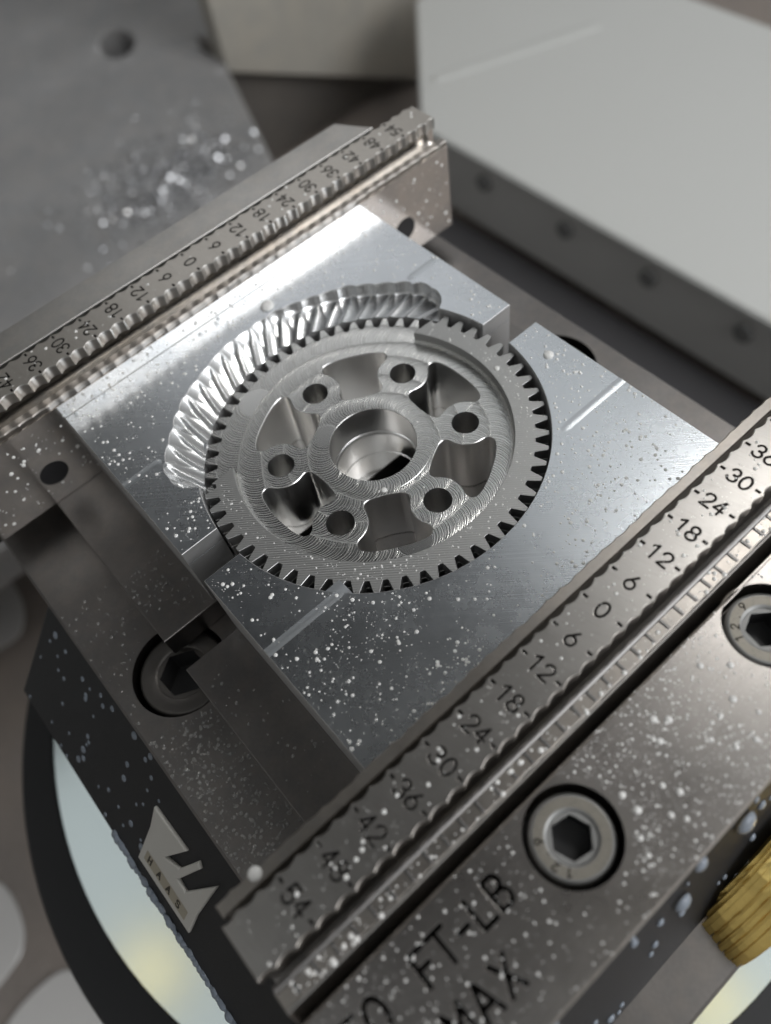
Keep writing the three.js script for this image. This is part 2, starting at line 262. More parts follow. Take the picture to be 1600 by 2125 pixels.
function capScrew(name, x, y, z, r, hexR, a0, parent, mat = screwMat) { // y: top of the head
  const body = ext(ringShape(r, hexR, a0), y - r * 0.95, y - 0.5, 0.25), cone = [];
  const lip = new THREE.LatheGeometry([[hexR * 0.99, -0.62], [hexR * 1.10, -0.02], [r - 0.55, 0], [r - 0.12, -0.14], [r, -0.6]].map(([a, b]) => new THREE.Vector2(a, b)), 56); lip.translate(0, y, 0);
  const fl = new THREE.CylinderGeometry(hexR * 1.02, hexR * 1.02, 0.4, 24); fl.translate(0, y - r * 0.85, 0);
  const m = merge([body, lip]); m.translate(x, 0, z); const o = obj(name, m, mat, parent);
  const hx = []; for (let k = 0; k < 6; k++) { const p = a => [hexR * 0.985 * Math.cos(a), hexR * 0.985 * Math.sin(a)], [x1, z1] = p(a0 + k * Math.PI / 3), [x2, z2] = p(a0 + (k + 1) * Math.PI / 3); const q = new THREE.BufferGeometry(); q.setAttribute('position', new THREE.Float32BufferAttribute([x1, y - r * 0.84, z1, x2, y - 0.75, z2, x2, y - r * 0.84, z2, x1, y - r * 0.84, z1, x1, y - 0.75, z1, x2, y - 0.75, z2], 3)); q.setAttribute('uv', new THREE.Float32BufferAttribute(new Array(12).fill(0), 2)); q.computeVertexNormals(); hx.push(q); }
  const fl2 = merge([fl, ...hx]); fl2.translate(x, 0, z); obj('hex_socket', fl2, socketShade, o);
  return o;
}
capScrew('socket_screw', -50, -33.5, 0, 8.3, 4.9, 0.45, vise, darkScrew);
capScrew('socket_screw', 50, -33.5, 0, 8.3, 4.9, 0.45, vise, darkScrew);

// number strip: canvas with the ticks and the numbers read along +z (far jaw: turned round by its group)
const stripTex = (() => {
  const k = 16, W = 2048, H = 160, c = document.createElement('canvas'); c.width = W; c.height = H; const g = c.getContext('2d'), r = rng(91);
  g.fillStyle = '#e9e6e2'; g.fillRect(0, 0, W, H);
  for (let i = 0; i < 5200; i++) { const v = 190 + r() * 65 | 0; g.strokeStyle = `rgba(${v},${v - 3},${v - 7},${0.10 + 0.2 * r()})`; g.lineWidth = 0.6 + r(); const x = r() * W, y = r() * H, l = 4 + r() * 40; g.beginPath(); g.moveTo(x, y); g.lineTo(x + l * 0.25, y + l); g.stroke(); }
  g.strokeStyle = '#1d1a19';
  for (let n = -54; n <= 54; n += 6) {
    g.save(); g.translate(W / 2 + n * k, H / 2); g.rotate(Math.PI / 2); // x runs along +z, y along -x
    const t = String(Math.abs(n)), h = 2.55 * k, adv = 1.98 * k; g.strokeStyle = '#231f1e';
    g.save(); g.translate(-(adv * (t.length - 1) + 0.62 * h) / 2, -h / 2); glyphs(g, t, h, adv, 0.33 * k); g.restore();
    g.lineWidth = 0.42 * k; for (const s of [-1, 1]) { g.beginPath(); g.moveTo(s * 2.62 * k, 0); g.lineTo(s * 3.42 * k, 0); g.stroke(); }
    g.restore();
  }
  const t = new THREE.CanvasTexture(c); t.colorSpace = THREE.SRGBColorSpace; t.wrapS = t.wrapT = THREE.ClampToEdgeWrapping; t.repeat.set(k / W, k / H); t.offset.set(0.5, 0.5); return t;
})();
const stripMat = std({ color: L(0.44, 0.436, 0.432), metalness: 0.92, roughness: 0.38, map: stripTex, roughnessMap: smudge, bumpMap: stripTex, bumpScale: 0.00003 });
const stripFarLit = stripMat.clone(); stripFarLit.color.copy(L(0.66, 0.64, 0.61));  // lighter copy: the extra light on the far strip is put into its colour
// scalloped outline of a strip: x along the jaw, half width v0 (rear) and v1 (front), bites of depth d every 3 mm
function scallop(v0, v1, d, xe = 62.5, bite = true) {
  const pts = []; const edge = (v, s, x) => { const ph = ((x / 3) % 1 + 1) % 1, q = Math.sin(ph * Math.PI); return [x, v - s * d * Math.pow(q, 0.8)]; };
  const N = 420; for (let i = 0; i <= N; i++) { const x = -xe + 2 * xe * i / N; pts.push(edge(v1, 1, x)); } for (let i = N; i >= 0; i--) { const x = -xe + 2 * xe * i / N; pts.push(edge(v0, -1, x)); } return pts;
}
function jawPlate(flute, gd) { // local: z = 0 middle of the strip, +z away from the work (front jaw)
  const g = new THREE.Group(); // geometry only; meshes go straight under the jaw
  const strip = ext(shape(scallop(-4.05, 4.1, flute)), -2.5, 0, 0.12);
  const neck = box(-62.2, 62.2, gd, -2.45, -3.3, 3.3);
  const ledge = merge([[-7.45, -5.35], [5.2, 7.7]].map(([a, b]) => { const q = a < 0; const pts = []; for (let i = 0; i <= 300; i++) { const x = -62.5 + 125 * i / 300, w = 0.22 * Math.pow(Math.abs(Math.sin(x * Math.PI / 3)), 0.7) + 0.16 * Math.max(0, Math.sin(x * 0.55 + 1.2 * Math.sin(x * 0.21))); pts.push([x, q ? a + w : b - w * 0.3]); } pts.push([62.5, q ? b : a], [-62.5, q ? b : a]); return ext(shape(pts), -5.2, -3.85, 0.18); }));
  const body = sweepX([[-7.4, -25.9], [-7.4, -5.22], [-5.45, -5.22], [-5.35, gd], [4.9, gd], [5.0, -5.22], [7.55, -5.22], [7.75, -4.1], [8.0, -4.15], [9.25, -6.6], [9.25, -25.9]], -62.5, 62.5, 0);
  const bars = []; for (let x = -60; x <= 60; x += 3) { for (const [v, w] of [[6.5, 1.7]]) { const b = box(x - 0.25, x + 0.25, -4.0, -3.68, v - w / 2, v + w / 2, 0.12); bars.push(b); } }
  const rail = []; for (const v of [5.15]) { const c = new THREE.CylinderGeometry(0.5, 0.5, 124.4, 16); c.rotateZ(Math.PI / 2); c.translate(0, -3.75, v); rail.push(c); }
  return { strip, neck, ledge, body, bars, rail };
}
function tr(g, z, flip) { g = g.clone(); if (flip) g.rotateY(Math.PI); g.translate(0, 0, z); return g; }
function jaw(name, label, z, flip) {
  const a = jawPlate(flip ? 0.75 : 0.5, flip ? -6.6 : -9);
  const holes = []; // far jaw face holes are black discs further down, shade in their colour
  let body = a.body;
  const j = obj(name, [tr(a.neck, z, flip), tr(body, z, flip)], flip ? steelPolish : steel, vise); j.userData.label = label;
  const s = obj('number_strip', tr(a.strip, z, flip), [flip ? stripFarLit : stripMat, flip ? steelPale : steelTop], j); s.userData.label = flip ? 'number strip of the far jaw, figures upside down' : 'number strip of the near jaw, figures upright';
  obj('grip_ledge', tr(a.ledge, z, flip), steelTop, j);
  obj('tooth_row', [...a.bars, ...a.rail].map(q => tr(q, z, flip)), steelDark, j);
  return j;
}
const nearJaw = jaw('near_jaw', 'near jaw with two socket screws and torque lettering', 52.4, false);
const farJaw = jaw('far_jaw', 'far jaw with a polished gripping face', -52.4, true);
{
  for (const x of [-45.5, 48.3]) { const c = new THREE.CylinderGeometry(2.9, 2.9, 0.5, 36); c.rotateX(Math.PI / 2); c.translate(x, -18.6, -45.2); obj('face_hole_shade', c, std({ color: L(0.012, 0.012, 0.014), roughness: 0.5 }), farJaw); }  // no holes are cut; black discs paint the shade inside them
  obj('jaw_block', [ext(shape([[-62, -57.1], [52, -57.1], [50.5, -59.5], [47.5, -65], [-62, -65]]), -25.1, -0.2, 0.08)], steelPale, farJaw);
  // near jaw block with counterbores
  const S = [[-24.0, 69.1], [15.6, 68.6]];
  const textTex = (() => {
    const k = 14, W = 2048, H = 288, c = document.createElement('canvas'); c.width = W; c.height = H; const g = c.getContext('2d'), r = rng(17);
    g.fillStyle = '#e8e4e0'; g.fillRect(0, 0, W, H);
    for (let i = 0; i < 9000; i++) { const v = 170 + r() * 85 | 0; g.strokeStyle = `rgba(${v},${v - 3},${v - 8},${0.06 + 0.14 * r()})`; g.lineWidth = 0.6 + 1.2 * r(); const x = r() * W, y = r() * H, l = 6 + r() * 60; g.beginPath(); g.moveTo(x, y); g.lineTo(x + l, y + l * 0.08 * (r() - 0.5)); g.stroke(); }
    g.strokeStyle = '#1b1817'; const put = (s, x, z, h, adv) => { g.save(); g.translate(W / 2 + x * k, H / 2 + (z - 71.5) * k); glyphs(g, s, h * k, adv * k, 0.58 * k); g.restore(); };
    put('50', -59.2, 65.3, 4.1, 3.35); put('FT-LB', -48.4, 65.3, 4.1, 2.95); put('MAX', -49.4, 72.1, 4.2, 3.7);
    const t = new THREE.CanvasTexture(c); t.colorSpace = THREE.SRGBColorSpace; t.wrapS = t.wrapT = THREE.ClampToEdgeWrapping; t.repeat.set(k / W, k / H); t.offset.set(0.5, 0.5 + 71.5 * k / H); return t;
  })();
  const topMat = std({ color: L(0.38, 0.373, 0.37), metalness: 0.95, roughness: 0.35, map: textTex, roughnessMap: smudge, bumpMap: textTex, bumpScale: 0.00003 });
  const R = (x0, x1, z0, z1) => [[x0, z0], [x1, z0], [x1, z1], [x0, z1]];
  const jb = obj('jaw_block', [ext(shape(R(-62.5, 62.5, 62.3, 81), S.map(([x, z]) => circ(x, z, 6.6, 64))), -9.5, -3.3, 0.35)], [topMat, steelTop], nearJaw);
  obj('jaw_base', [sweepX([[62.1, -9.55], [80.9, -9.55], [87.6, -31.9], [62.1, -31.9]], -62.5, 62.5, 0.2)], blackCast, nearJaw);
  S.forEach(([x, z], i) => {
    const o = capScrew('socket_screw', x, -4.4, z, 5.45, 3.1, 0.2 + 0.5 * i, nearJaw); o.userData.label = i ? 'socket screw at the right edge of the frame' : 'socket screw above the lettering';
    const n = 256, c = document.createElement('canvas'); c.width = c.height = n; const g = c.getContext('2d'); g.fillStyle = '#c9c5bd'; g.fillRect(0, 0, n, n); const r = rng(200 + i);
    for (let q = 0; q < 900; q++) { const v = 130 + 110 * r() | 0; g.fillStyle = `rgba(${v},${v},${v - 6},.25)`; g.fillRect(r() * n, r() * n, 2 + r() * 5, 2 + r() * 4); }
    g.strokeStyle = '#35312d'; g.translate(n / 2, n / 2); const s = '12.9'; [...s].forEach((ch, q) => { g.save(); g.rotate((-125 + i * 60 - q * -24) * Math.PI / 180 * 1); g.translate(-12, -4.75 * n / 11); glyphs(g, ch, 27, 20, 4.6); g.restore(); });
    const t = new THREE.CanvasTexture(c); t.colorSpace = THREE.SRGBColorSpace; t.repeat.set(1, 1);
    const ring = new THREE.RingGeometry(3.55, 4.85, 56, 1); const u = ring.attributes.uv, p = ring.attributes.position; for (let q = 0; q < u.count; q++) u.setXY(q, 0.5 + p.getX(q) / 11, 0.5 + p.getY(q) / 11);
    ring.rotateX(-Math.PI / 2); ring.translate(x, -4.385, z); obj('head_marking', ring, std({ color: L(0.45, 0.44, 0.42), metalness: 0.85, roughness: 0.5, map: t, bumpMap: retile(grain, 12), bumpScale: 0.00002 }), o);
  });
}
{ // brass drive nut on the front of the vise
  const pr = []; let z = 86.5; pr.push([0, z], [13.4, z]); const st = [[13.6, .5], [15.4, .5], [16.8, .7], [17.0, 1.0], [16.4, .25], [17.0, .25], [17.2, .7], [16.6, .25], [17.3, .3], [17.5, .6], [16.9, .25], [17.4, .3], [17.6, .8], [17.0, .2], [17.5, .3], [17.4, .7], [16.4, .5], [15.2, .4], [13.8, .3]]; for (const [r, d] of st) { pr.push([r, z]); z += d; pr.push([r, z]); } pr.push([8, z], [8, z - 4], [0, z - 4]);
  const n = new THREE.LatheGeometry(pr.map(([r, y]) => new THREE.Vector2(r, y)), 72); n.rotateX(Math.PI / 2); n.translate(1.5, -37.5, 0.4);
  const jp = n.attributes.position, jq = rng(99); for (let i = 0; i < jp.count; i++) { const dx = jp.getX(i) - 1.5, dy = jp.getY(i) + 37.5, q = Math.hypot(dx, dy); if (q > 12) { const w = 1 + 0.16 * (jq() - 0.5) / q * 0.6; jp.setXYZ(i, 1.5 + dx * w, -37.5 + dy * w, jp.getZ(i) + 0.02 * (jq() - 0.5)); } }
  const flats = toFlat(n); const o = obj('drive_nut', flats, brassMat, vise); o.userData.label = 'ridged brass drive nut at the lower right';
}
function toFlat(g) { g = g.toNonIndexed(); g.computeVertexNormals(); return g; }
{ // raised emblem on the flank: slanted H over a bar with engraved letters
  const th = Math.atan2(18, 16.3), up = new THREE.Vector3(-16.3, -18, 0).normalize(); // down-slope direction
  const sh = new THREE.Shape([[16, 3.9], [33, 4.4], [32.7, 9.1], [33.5, 19], [28.5, 10.5], [26, 10.7], [29.1, 17.9], [28, 18.7], [25.3, 12.9], [21.5, 11.2], [25, 17.5], [14.6, 17], [15.6, 12.7]].map(([a, b]) => new THREE.Vector2(a, b)));
  const g = new THREE.ExtrudeGeometry(sh, { depth: 0.25, bevelEnabled: true, bevelSize: 0.3, bevelOffset: -0.3, bevelThickness: 0.3, bevelSegments: 2 });
  // local x -> +z of the vise, local y -> up-slope, local z -> outward normal
  const place = (q) => { const m = new THREE.Matrix4().makeBasis(new THREE.Vector3(0, 0, 1), up.clone().negate(), new THREE.Vector3(-18, 16.3, 0).normalize()); q.applyMatrix4(m); q.translate(-79.15, -51.85, 0); return q; };
  const e = obj('emblem', place(g), logoMat, vise); e.userData.label = 'pale raised H emblem on the dark flank';
  const c = document.createElement('canvas'); c.width = 512; c.height = 96; const q = c.getContext('2d'); q.fillStyle = '#d9d3c6'; q.fillRect(0, 0, 512, 96); q.strokeStyle = '#4a463f'; q.translate(40, 18); glyphs(q, 'HAAS', 62, 118, 15);
  const t = new THREE.CanvasTexture(c); t.colorSpace = THREE.SRGBColorSpace;
  const pl = new THREE.PlaneGeometry(17, 3); pl.scale(0.8, 0.8, 1); pl.translate(24.2, 6.8, 0.575); obj('emblem_lettering', place(pl), std({ color: L(0.62, 0.60, 0.55), metalness: 0.3, roughness: 0.5, map: t }), e);
}

// ------------------------------------------------------------------ the gear blank
const GX = 1.0, GZ = 0, CH = -12.8, RP = 31.5, RO = 37, YT = -8.5, YF = -12.25, YB = -25.95;
const pol = (r, a) => [GX + r * Math.cos(a), GZ + r * Math.sin(a)];
const blank = thing('gear_blank', 'aluminium plate held in the vise with a toothed gear milled into it', 'gear blank');
{
  const X0 = -37.6, X1 = 39.5, Z0 = -44.95, Z1 = 44.95, S0 = -3.5, S1 = 3.2;
  const arc = (r, a, b, n = 64) => { const o = []; for (let i = 0; i <= n; i++) o.push(pol(r, a + (b - a) * i / n)); return o; };
  const as = (r, z) => Math.asin(z / r);
  // two halves of the plate, cut apart by the slots
  const aF = as(RP, S1), aR = as(RP, S0);
  const front = [[X0, S1], ...arc(RP, Math.PI - aF, aF, 110), [X1, S1], [X1, Z1], [X0, Z1]];
  // shallow groove: split the top at z = g with a dip
  const grooveTop = (pts, y0, y1) => ext(shape(pts), y0, y1, 0.16);
  const rearLow = [[X0, S0], [X0, Z0], [X1, Z0], [X1, S0], ...arc(RP, aR, -Math.PI - aR, 110)];
  // upper rear layer follows the wide scalloped pocket behind the chord
  const aw0 = as(RP + 0.15, CH - 0.2);                    // right ends (negative angles)
  const pitch = Math.PI / 30;
  const conc = p => { p -= Math.floor(p); return 1 - 4 * (p - 0.5) * (p - 0.5); };
  const jr = rng(808), jt = Array.from({ length: 80 }, () => jr() - 0.5), jit = a => jt[((Math.floor(a / pitch)) % 80 + 80) % 80];
  const prof = p => { const q = p - Math.floor(p); return 0.4 * conc(p) + 0.6 * (q < 0.86 ? q / 0.86 : (1 - q) / 0.14); };
  const rTop = a => { // outer rim of the pocket, rounded into its ends
    const e = Math.min(a - (-Math.PI - aw0), aw0 - a) / 0.18; const base = RO + (0.38 + 0.3 * jit(a)) * conc(a / pitch) + 0.15 * Math.sin(a * 17) ; return e < 1 ? RP + 0.15 + (base - RP - 0.15) * Math.sqrt(Math.max(0, 1 - (1 - Math.max(0, e)) ** 2)) : base;
  };
  const rim = []; for (let i = 0; i <= 300; i++) { const a = aw0 + (-Math.PI - 2 * aw0) * i / 300; rim.push(pol(rTop(a), a)); }
  const rearTop = [[X0, S0], [X0, Z0], [X1, Z0], [X1, S0], ...arc(RP, aR, aw0, 20), ...rim, ...arc(RP, -Math.PI - aw0, -Math.PI - aR, 20)];
  // the two fly-cut grooves across the plate: dished troughs of 2.3 mm
  const gz = { rear: -23.1, front: 23.2 }, GW = 1.15;
  const clipZ = (poly, z, keepBelow) => { const o = []; for (let i = 0; i < poly.length; i++) { const p = poly[i], q = poly[(i + 1) % poly.length], ip = keepBelow ? p[1] <= z : p[1] >= z, iq = keepBelow ? q[1] <= z : q[1] >= z; if (ip) o.push(p); if (ip !== iq) { const t = (z - p[1]) / (q[1] - p[1]); o.push([p[0] + t * (q[0] - p[0]), z]); } } return o; };
  const D = 0.6; // skin layer that carries the groove
  const plate = obj('plate', ext(shape(front), YB, YT, 0.1), [aluPlate, aluSide], blank);
  const rearHalf = obj('plate', ext(shape(rearTop), YF + 0.003, YT, 0.1), [aluPlate, aluSide], blank); obj('plate_base', ext(shape(rearLow), YB, YF, 0), [aluPlate, aluSide], rearHalf);
  rearHalf.userData.label = 'rear half of the satin aluminium plate, behind the slots';
  plate.userData.label = 'front half of the satin aluminium plate, in front of the slots';
  // fly-cut bands: slightly raised ridges between cutter passes, one behind and one in front of the gear
  const band = (x0, x1, z) => { // low rounded ridge left between two cutter passes
    const pos = [], uv = [], idx = [], n = 28, m = 24; for (let i = 0; i <= m; i++) for (let j = 0; j <= n; j++) { const x = x0 + (x1 - x0) * i / m, u = -1.9 + 3.8 * j / n, e = Math.min(1, (x0 < -30 ? m - i : i) / 2.5), y = YT - 0.03 + 0.11 * e * Math.exp(-u * u / 0.5) + 0.012 * Math.sin(u * 21) * Math.exp(-u * u / 1.2); pos.push(x, y, z + u); uv.push(x, -z - u); if (i < m && j < n) { const k = i * (n + 1) + j; idx.push(k, k + 1, k + n + 1, k + 1, k + n + 2, k + n + 1); } }
    const g = new THREE.BufferGeometry(); g.setAttribute('position', new THREE.Float32BufferAttribute(pos, 3)); g.setAttribute('uv', new THREE.Float32BufferAttribute(uv, 2)); g.setIndex(idx); g.computeVertexNormals(); return g; };
  const xr = Math.sqrt(RO * RO - 23.1 * 23.1), xf = Math.sqrt(RP * RP - 23.2 * 23.2);
  for (const [x0, x1, z] of [[X0 + 0.1, GX - xr - 1.4, -22.7], [GX + xr + 0.9, X1 - 0.1, -23.5], [X0 + 0.1, GX - xf - 1.2, 20.6], [GX + xf + 1.2, X1 - 0.1, 23.9]]) obj('cutter_ridge', band(x0, x1, z), aluRidge, z < 0 ? rearHalf : plate);
  // sloping scalloped wall of the pocket
  const NA = 1300, NT = 16, pos = [], uv = [], idx = [];
  for (let i = 0; i <= NA; i++) for (let j = 0; j <= NT; j++) {
    const t = j / NT, a = aw0 - 0.001 + (-Math.PI - 2 * aw0 + 0.002) * i / NA, ro = rTop(a) + 0.02, ri = 31.22, r = ro + (ri - ro) * t;
    const ph0 = a / pitch + t * 1.15, ph = ph0 + 0.16 * jit(ph0 * pitch), amp = 1 + 0.7 * jit(ph0 * pitch), edge = Math.min(1, Math.min(aw0 - a, a + Math.PI + aw0) / 0.06);
    const q = Math.min(1, Math.max(0, (a + 1.75) / 0.75)), k = q * q * (3 - 2 * q);
    const y = YT - 0.16 + (YF + 0.62 - YT) * Math.pow(t, 0.85 - 0.68 * k) - (0.75 - 0.4 * k) * amp * prof(ph) * Math.min(1, t * (4 + 8 * k)) * Math.max(0, edge);
    const [x, z] = pol(r, a); pos.push(x, y, z); uv.push(x, z); if (i < NA && j < NT) { const k = i * (NT + 1) + j; idx.push(k, k + 1, k + NT + 1, k + 1, k + NT + 2, k + NT + 1); }
  }
  let w = new THREE.BufferGeometry(); w.setAttribute('position', new THREE.Float32BufferAttribute(pos, 3)); w.setAttribute('uv', new THREE.Float32BufferAttribute(uv, 2)); w.setIndex(idx); w.computeVertexNormals();
  obj('scalloped_wall', w, aluWall, blank).userData.label = 'bright ribbed pocket wall behind the gear';
  // thin skin left at the bottom between plate and gear
  obj('floor_skin', ext(shape(circ(GX, GZ, RP - 0.02, 120), [circ(GX, GZ, 24.5, 90)]), YB + 0.05, YB + 1.2, 0), aluWeb, blank);
}
{ // gear: toothed disc with bore, six bolt holes, six pockets; raised rim on the front part
  const N = 60, tip = 31.15, root = 28.8, out = [];
  for (let i = 0; i < N; i++) { const c = (i + 0.5) / N * Math.PI * 2, w = Math.PI / N; for (const [f, r] of [[-1, root], [-0.72, root + 0.05], [-0.56, root + 0.75], [-0.42, root + 1.5], [-0.28, tip - 0.08], [-0.22, tip], [0.22, tip], [0.28, tip - 0.08], [0.42, root + 1.5], [0.56, root + 0.75], [0.72, root + 0.05]]) out.push(pol(r, c + f * w)); }
  const half = [[11.35, 0], [11.45, 1.5], [11.6, 2.9], [12.0, 3.75], [12.8, 4.1], [13.9, 3.85], [15.3, 3.7], [17.0, 4.15], [18.3, 5.15], [19.1, 6.1], [20.0, 6.5], [20.9, 6.1], [21.5, 4.9], [21.9, 2.6], [22.0, 0]];
  const cav = [...half, ...half.slice(1, -1).reverse().map(([a, b]) => [a, -b])];
  const cavAt = (k, grow = 0) => { const c = new THREE.CatmullRomCurve3(cav.map(([a, b]) => new THREE.Vector3(a, 0, b)), true, 'centripetal').getPoints(96).slice(0, -1), th = k * Math.PI / 3; return c.map(p => [GX + p.x * Math.cos(th) - p.z * Math.sin(th), GZ + p.x * Math.sin(th) + p.z * Math.cos(th)]); };
  const holes = [circ(GX, GZ, 8.1, 80)]; for (let k = 0; k < 6; k++) { holes.push(cavAt(k)); holes.push(circ(...pol(17.1, (k + 0.5) * Math.PI / 3), 2.6, 36)); }
  const gear = obj('gear', ext(shape(out, holes), YB + 0.02, YF, 0.1), [aluWeb, aluCut], blank); gear.userData.label = 'spur gear of sixty teeth with round bore, six holes and six windows';
  // raised rim in front of the chord
  const YR = -9.75, RI = 25.3, seq = [];
  const ang = ([x, z]) => Math.atan2(z - GZ, x - GX);
  const front = out.map((p, i) => [p, i]).filter(([p]) => p[1] > CH);
  front.sort((A, B) => { const f = a => (a < -Math.PI / 2 ? a + 2 * Math.PI : a); return f(ang(A[0])) - f(ang(B[0])); });
  const e0 = Math.asin(CH / RI); for (let i = 0; i <= 90; i++) seq.push(pol(RI, Math.PI - e0 + (2 * e0 - Math.PI) * i / 90));
  const rimShape = [...front.map(([p]) => p), ...seq];
  const rim = obj('toothed_rim', ext(shape(rimShape), YF + 0.004, YR, 0.06), [aluRim, aluTooth], gear); rim.userData.label = 'raised toothed rim with fine cutter lines';
  // cove at the foot of the rim
  const pos = [], idx = [], uv = []; const n = 90, m = 6; for (let i = 0; i <= n; i++) for (let j = 0; j <= m; j++) { const a = Math.PI - e0 + (2 * e0 - Math.PI) * i / n, t = j / m * Math.PI / 2, R = 0.8, r = RI + 0.01 - R + R * Math.sin(t), y = YF + 0.008 + R - R * Math.cos(t), [x, z] = pol(r, a); pos.push(x, y, z); uv.push(x, -z); if (i < n && j < m) { const k = i * (m + 1) + j; idx.push(k, k + m + 1, k + 1, k + 1, k + m + 1, k + m + 2); } }
  const g = new THREE.BufferGeometry(); g.setAttribute('position', new THREE.Float32BufferAttribute(pos, 3)); g.setAttribute('uv', new THREE.Float32BufferAttribute(uv, 2)); g.setIndex(idx); g.computeVertexNormals(); obj('rim_cove', g, aluWeb, gear);
  obj('hub_ring', ext(shape(circ(GX, GZ, 10.9, 90), [circ(GX, GZ, 8.12, 80)]), YF + 0.005, YF + 0.13, 0.06), aluWeb, gear);
  // step turned inside the bore
  const lt = new THREE.LatheGeometry([[8.05, -6.6], [7.75, -6.9], [7.75, -7.4], [8.05, -7.6]].map(([r, y]) => new THREE.Vector2(r, y)), 72); lt.translate(GX, YF, GZ); obj('bore_step', lt, aluCut, gear);
}

// ------------------------------------------------------------------ coolant drops
const dropGeo = new THREE.SphereGeometry(1, 12, 5, 0, Math.PI * 2, 0, Math.PI / 2).scale(MM, MM * 0.62, MM);
function drops(name, label, list, mat = milk) { // list of [x, y, z, r, normal?, stretch?]
  const m = new THREE.InstancedMesh(dropGeo, mat, list.length); m.name = numbered(name); const M = new THREE.Matrix4(), q = new THREE.Quaternion(), u = new THREE.Vector3(0, 1, 0);
  list.forEach(([x, y, z, r, n, s = 1], i) => { q.identity(); if (n) q.setFromUnitVectors(u, new THREE.Vector3(...n).normalize()); M.compose(new THREE.Vector3(x * MM, y * MM, z * MM), q, new THREE.Vector3(r, r * s, r)); m.setMatrixAt(i, M); });
  m.castShadow = m.receiveShadow = true; m.userData = { kind: 'stuff', label, category: 'coolant drops' }; scene.add(m); return m;
}
{
  const R = rng(4242); const field = vnoise(1, 1, 1);
  const nz = (() => { const f = vnoise(100, 14, 33), g = vnoise(100, 40, 34); return (x, z) => 0.6 * f((x + 200) % 100, (z + 200) % 100) + 0.4 * g((x + 200) % 100, (z + 200) % 100); })();
  const size = (a, b, p = 3) => a + (b - a) * Math.pow(R(), p);
  const onPlate = (x, z) => { const d = Math.hypot(x - GX, z - GZ), wide = z < CH + 0.4 ? RO + 1.0 : RP + 0.4; return x > -37.2 && x < 39.1 && Math.abs(z) < 44.6 && d > wide && !(z > -4 && z < 3.7); };
  const a = []; while (a.length < 3000) { const x = -38 + 78 * R(), z = -44.6 + 89.2 * R(); if (!onPlate(x, z)) continue; if (nz(x, z) < 0.2 + 0.45 * R()) continue; a.push([x, YT - 0.01, z, size(0.06, 0.36, 6)]); }
  drops('plate_drops', 'fine milky coolant droplets sprinkled over the aluminium plate', a);
  const b = []; while (b.length < 420) { const t = R() * 7, r = 25.6 + 3 * R(), [x, z] = pol(r, t); if (z < CH + 0.5) continue; b.push([x, -9.76, z, size(0.06, 0.24, 4)]); } for (let i = 0; i < 90; i++) { const [x, z] = pol(9 + 15 * R(), R() * 6.3); const d = Math.hypot(x - GX, z), k = Math.atan2(z, x - GX) / (Math.PI / 3), f = Math.abs(k - Math.round(k)); if (f < 0.3 && d > 10.8 && d < 22.6) continue; if (f > 0.3 && Math.abs(d - 17.1) < 3.2) continue; b.push([x, YF - 0.01 + (d < 10.9 ? 0.13 : 0), z, size(0.06, 0.3, 4)]); }
  drops('gear_drops', 'tiny coolant droplets on the gear rim and web', b);
  const c = []; while (c.length < 4000) { const x = -62 + 124.5 * R(), z = 62.4 + 18.2 * R(); if (Math.hypot(x + 24, z - 69.1) < 7 || Math.hypot(x - 15.6, z - 68.6) < 7) continue; const dens = x > -22 ? 1 : 0.22; if (R() > dens) continue; c.push([x, -3.31, z, x > -22 ? size(0.06, 0.24, 5) : size(0.06, 0.24, 3)]); } for (let i = 0; i < 70; i++) { const x = -20 + 80 * R(), z = 63 + 17 * R(); if (Math.hypot(x + 24, z - 69.1) < 7.2 || Math.hypot(x - 15.6, z - 68.6) < 7.2) continue; c.push([x, -3.31, z, 0.3 + 0.25 * R()]); }
  drops('jaw_drops', 'dense coolant droplets on top of the near jaw', c);
  const d = []; for (let i = 0; i < 520; i++) { const far = R() < 0.35; d.push([-61 + 122 * R(), -0.01, (far ? -52.4 : 52.4) - 3.2 + 6.4 * R(), size(0.06, 0.36, 5)]); } for (let i = 0; i < 260; i++) d.push([-61 + 122 * R(), -3.86, 57.8 + 2.2 * R(), size(0.1, 0.45, 3)]);
  drops('strip_drops', 'coolant droplets on the numbered strips and their ledges', d);
  const e = []; for (let i = 0; i < 900; i++) { e.push([-62 + 12.5 * R(), -32.01, 8 + 34 * R(), size(0.1, 0.42, 3)]); } for (let i = 0; i < 160; i++) e.push([-62 + 12 * R(), -32.01, -26 + 30 * R(), size(0.1, 0.35, 3)]); for (let i = 0; i < 160; i++) e.push([-48.5 + 10 * R(), -26.01, -20 + 16 * R(), size(0.1, 0.4, 3)]); for (let i = 0; i < 60; i++) e.push([-48.5 + 10 * R(), -26.01, 6 + 30 * R(), size(0.1, 0.4, 3)]);
  drops('rail_drops', 'clear coolant droplets on the vise rails left of the plate', e.filter(([x, , z]) => Math.hypot(x + 50, z) > 9.8 && !(x > -49 && z > -3 && z < 4.2)), clearDrop);
  const f = []; for (let i = 0; i < 620; i++) { const x = -62 + 124 * R(), y = -24.5 + 18 * R(); if (x > -37.6 && x < 39.5 && y < -8.2) continue; f.push([x, y, -45.02, size(0.08, 0.45, 3), [0, 0, 1]]); }
  drops('face_drops', 'coolant droplets clinging to the gripping face of the far jaw', f.filter(([x, y]) => Math.hypot(x + 45.5, y + 18.6) > 3.4 && Math.hypot(x - 48.3, y + 18.6) > 3.4));
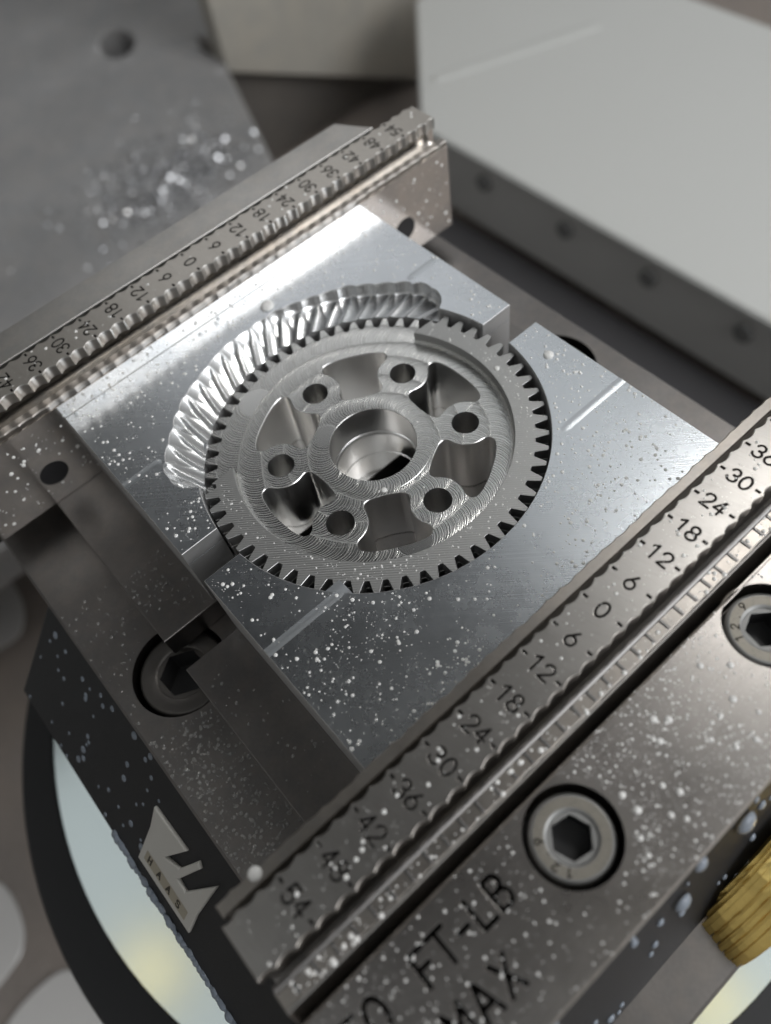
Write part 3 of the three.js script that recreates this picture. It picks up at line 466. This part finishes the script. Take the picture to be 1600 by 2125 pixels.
  const g = []; for (let i = 0; i < 150; i++) { const x = -63 - 17 * R(), z = -31 + 48 * R(); if (R() < 0.28 && x > -81 && z > -33) { const t = (-62.7 - x) / 16.3; if (t < 1) g.push([x, -34 - 18 * t + 0.02, z, 0.35 + 0.75 * R() * R(), [-18, 16.3, 0], 0.5]); } }
  for (let i = 0; i < 70; i++) { const z = 8 + 48 * i / 69 + 0.4 * R(); g.push([-79 + 0.2 * R(), -52.1 + 0.4 * R(), z, 0.55 + 0.5 * R(), [-1, 0.8, 0], 1]); }
  drops('flank_drops', 'bluish coolant drops on the dark flank and platter at the left', g, milkBlue);
  const fl = []; for (let i = 0; i < 2600; i++) fl.push([-330 + 560 * R(), -640 + 425 * R(), size(0.3, 1.0, 2)]); for (let i = 0; i < 2600; i++) { const u = R() + R() + R() - 1.5, v = R() + R() + R() - 1.5; fl.push([118 + 60 * u, -378 + 46 * v, size(0.5, 1.5, 2)]); }
  const keep = fl.filter(([x, z]) => Math.hypot(x - 182, z + 553) > 15 && x < 166 + Math.max(0, -330 - z) * 0.40 && z < -212), flake = new THREE.CylinderGeometry(MM, MM * 0.8, MM * 0.12, 7), im = new THREE.InstancedMesh(flake, chipMat, keep.length), M = new THREE.Matrix4(), e3 = new THREE.Euler();
  keep.forEach(([x, z, q], i) => { M.compose(new THREE.Vector3(x * MM, (-199.9 + 0.6 * q) * MM, z * MM), new THREE.Quaternion().setFromEuler(e3.set(R() * 6.3, R() * 6.3, R() * 6.3)), new THREE.Vector3(q, q, q * (0.5 + 0.5 * R()))); im.setMatrixAt(i, M); });
  im.name = 'table_chips'; im.castShadow = im.receiveShadow = true; im.userData = { kind: 'stuff', label: 'glittering fine metal chips on the speckled plate at the upper left', category: 'metal chips' }; scene.add(im);
  const k = []; for (let i = 0; i < 60; i++) { const y = -11 - 19 * R(); k.push([-60 + 90 * R(), y, 80.95 + (-9.55 - y) * 6.7 / 22.35 + 0.02, 0.3 + 0.5 * R(), [0, 0.29, 1], 1]); }
  drops('front_drops', 'coolant drops on the dark front face of the near jaw', k, milkBlue);
}
const bigDrop = (label, x, y, z, r, n, mat = milk, s = 1) => { const m = new THREE.Mesh(dropGeo, mat); m.name = numbered('coolant_drop'); m.position.set(x * MM, y * MM, z * MM); m.scale.set(r, r * s, r); if (n) m.quaternion.setFromUnitVectors(new THREE.Vector3(0, 1, 0), new THREE.Vector3(...n).normalize()); m.castShadow = m.receiveShadow = true; scene.add(m); tag(m, label, 'coolant drop', 'large coolant drops'); };
bigDrop('large round milky drop on the plate just right of the slot with the bright wall', 35.0, YT - 0.01, 10.6, 1.0);
bigDrop('large milky drop on the plate behind the rear edge of the ribbed pocket', 7.0, YT - 0.01, -39.3, 1.5);
bigDrop('milky drop on the right of the gear rim', 27.2, -9.76, 5.2, 0.55);
bigDrop('milky drop on the hub ring below the bore', -4.2, YF + 0.12, 9.0, 0.55);
bigDrop('bluish drop hanging on the dark front face beside the brass nut', -17.5, -16, 83.2, 1.5, [0, 0.29, 1], milkBlue);
bigDrop('bluish drop on the dark front face at the right edge above the brass nut', -4.5, -13, 82.4, 1.8, [0, 0.29, 1], milkBlue);
bigDrop('bluish drop on the dark front face midway below the screw', -13.5, -10.5, 81.6, 1.2, [0, 0.29, 1], milkBlue);
bigDrop('elongated white drop on the ledge at the left end of the near jaw', -56.5, -3.86, 45.6, 1.0);

renderer.render(scene, camera);
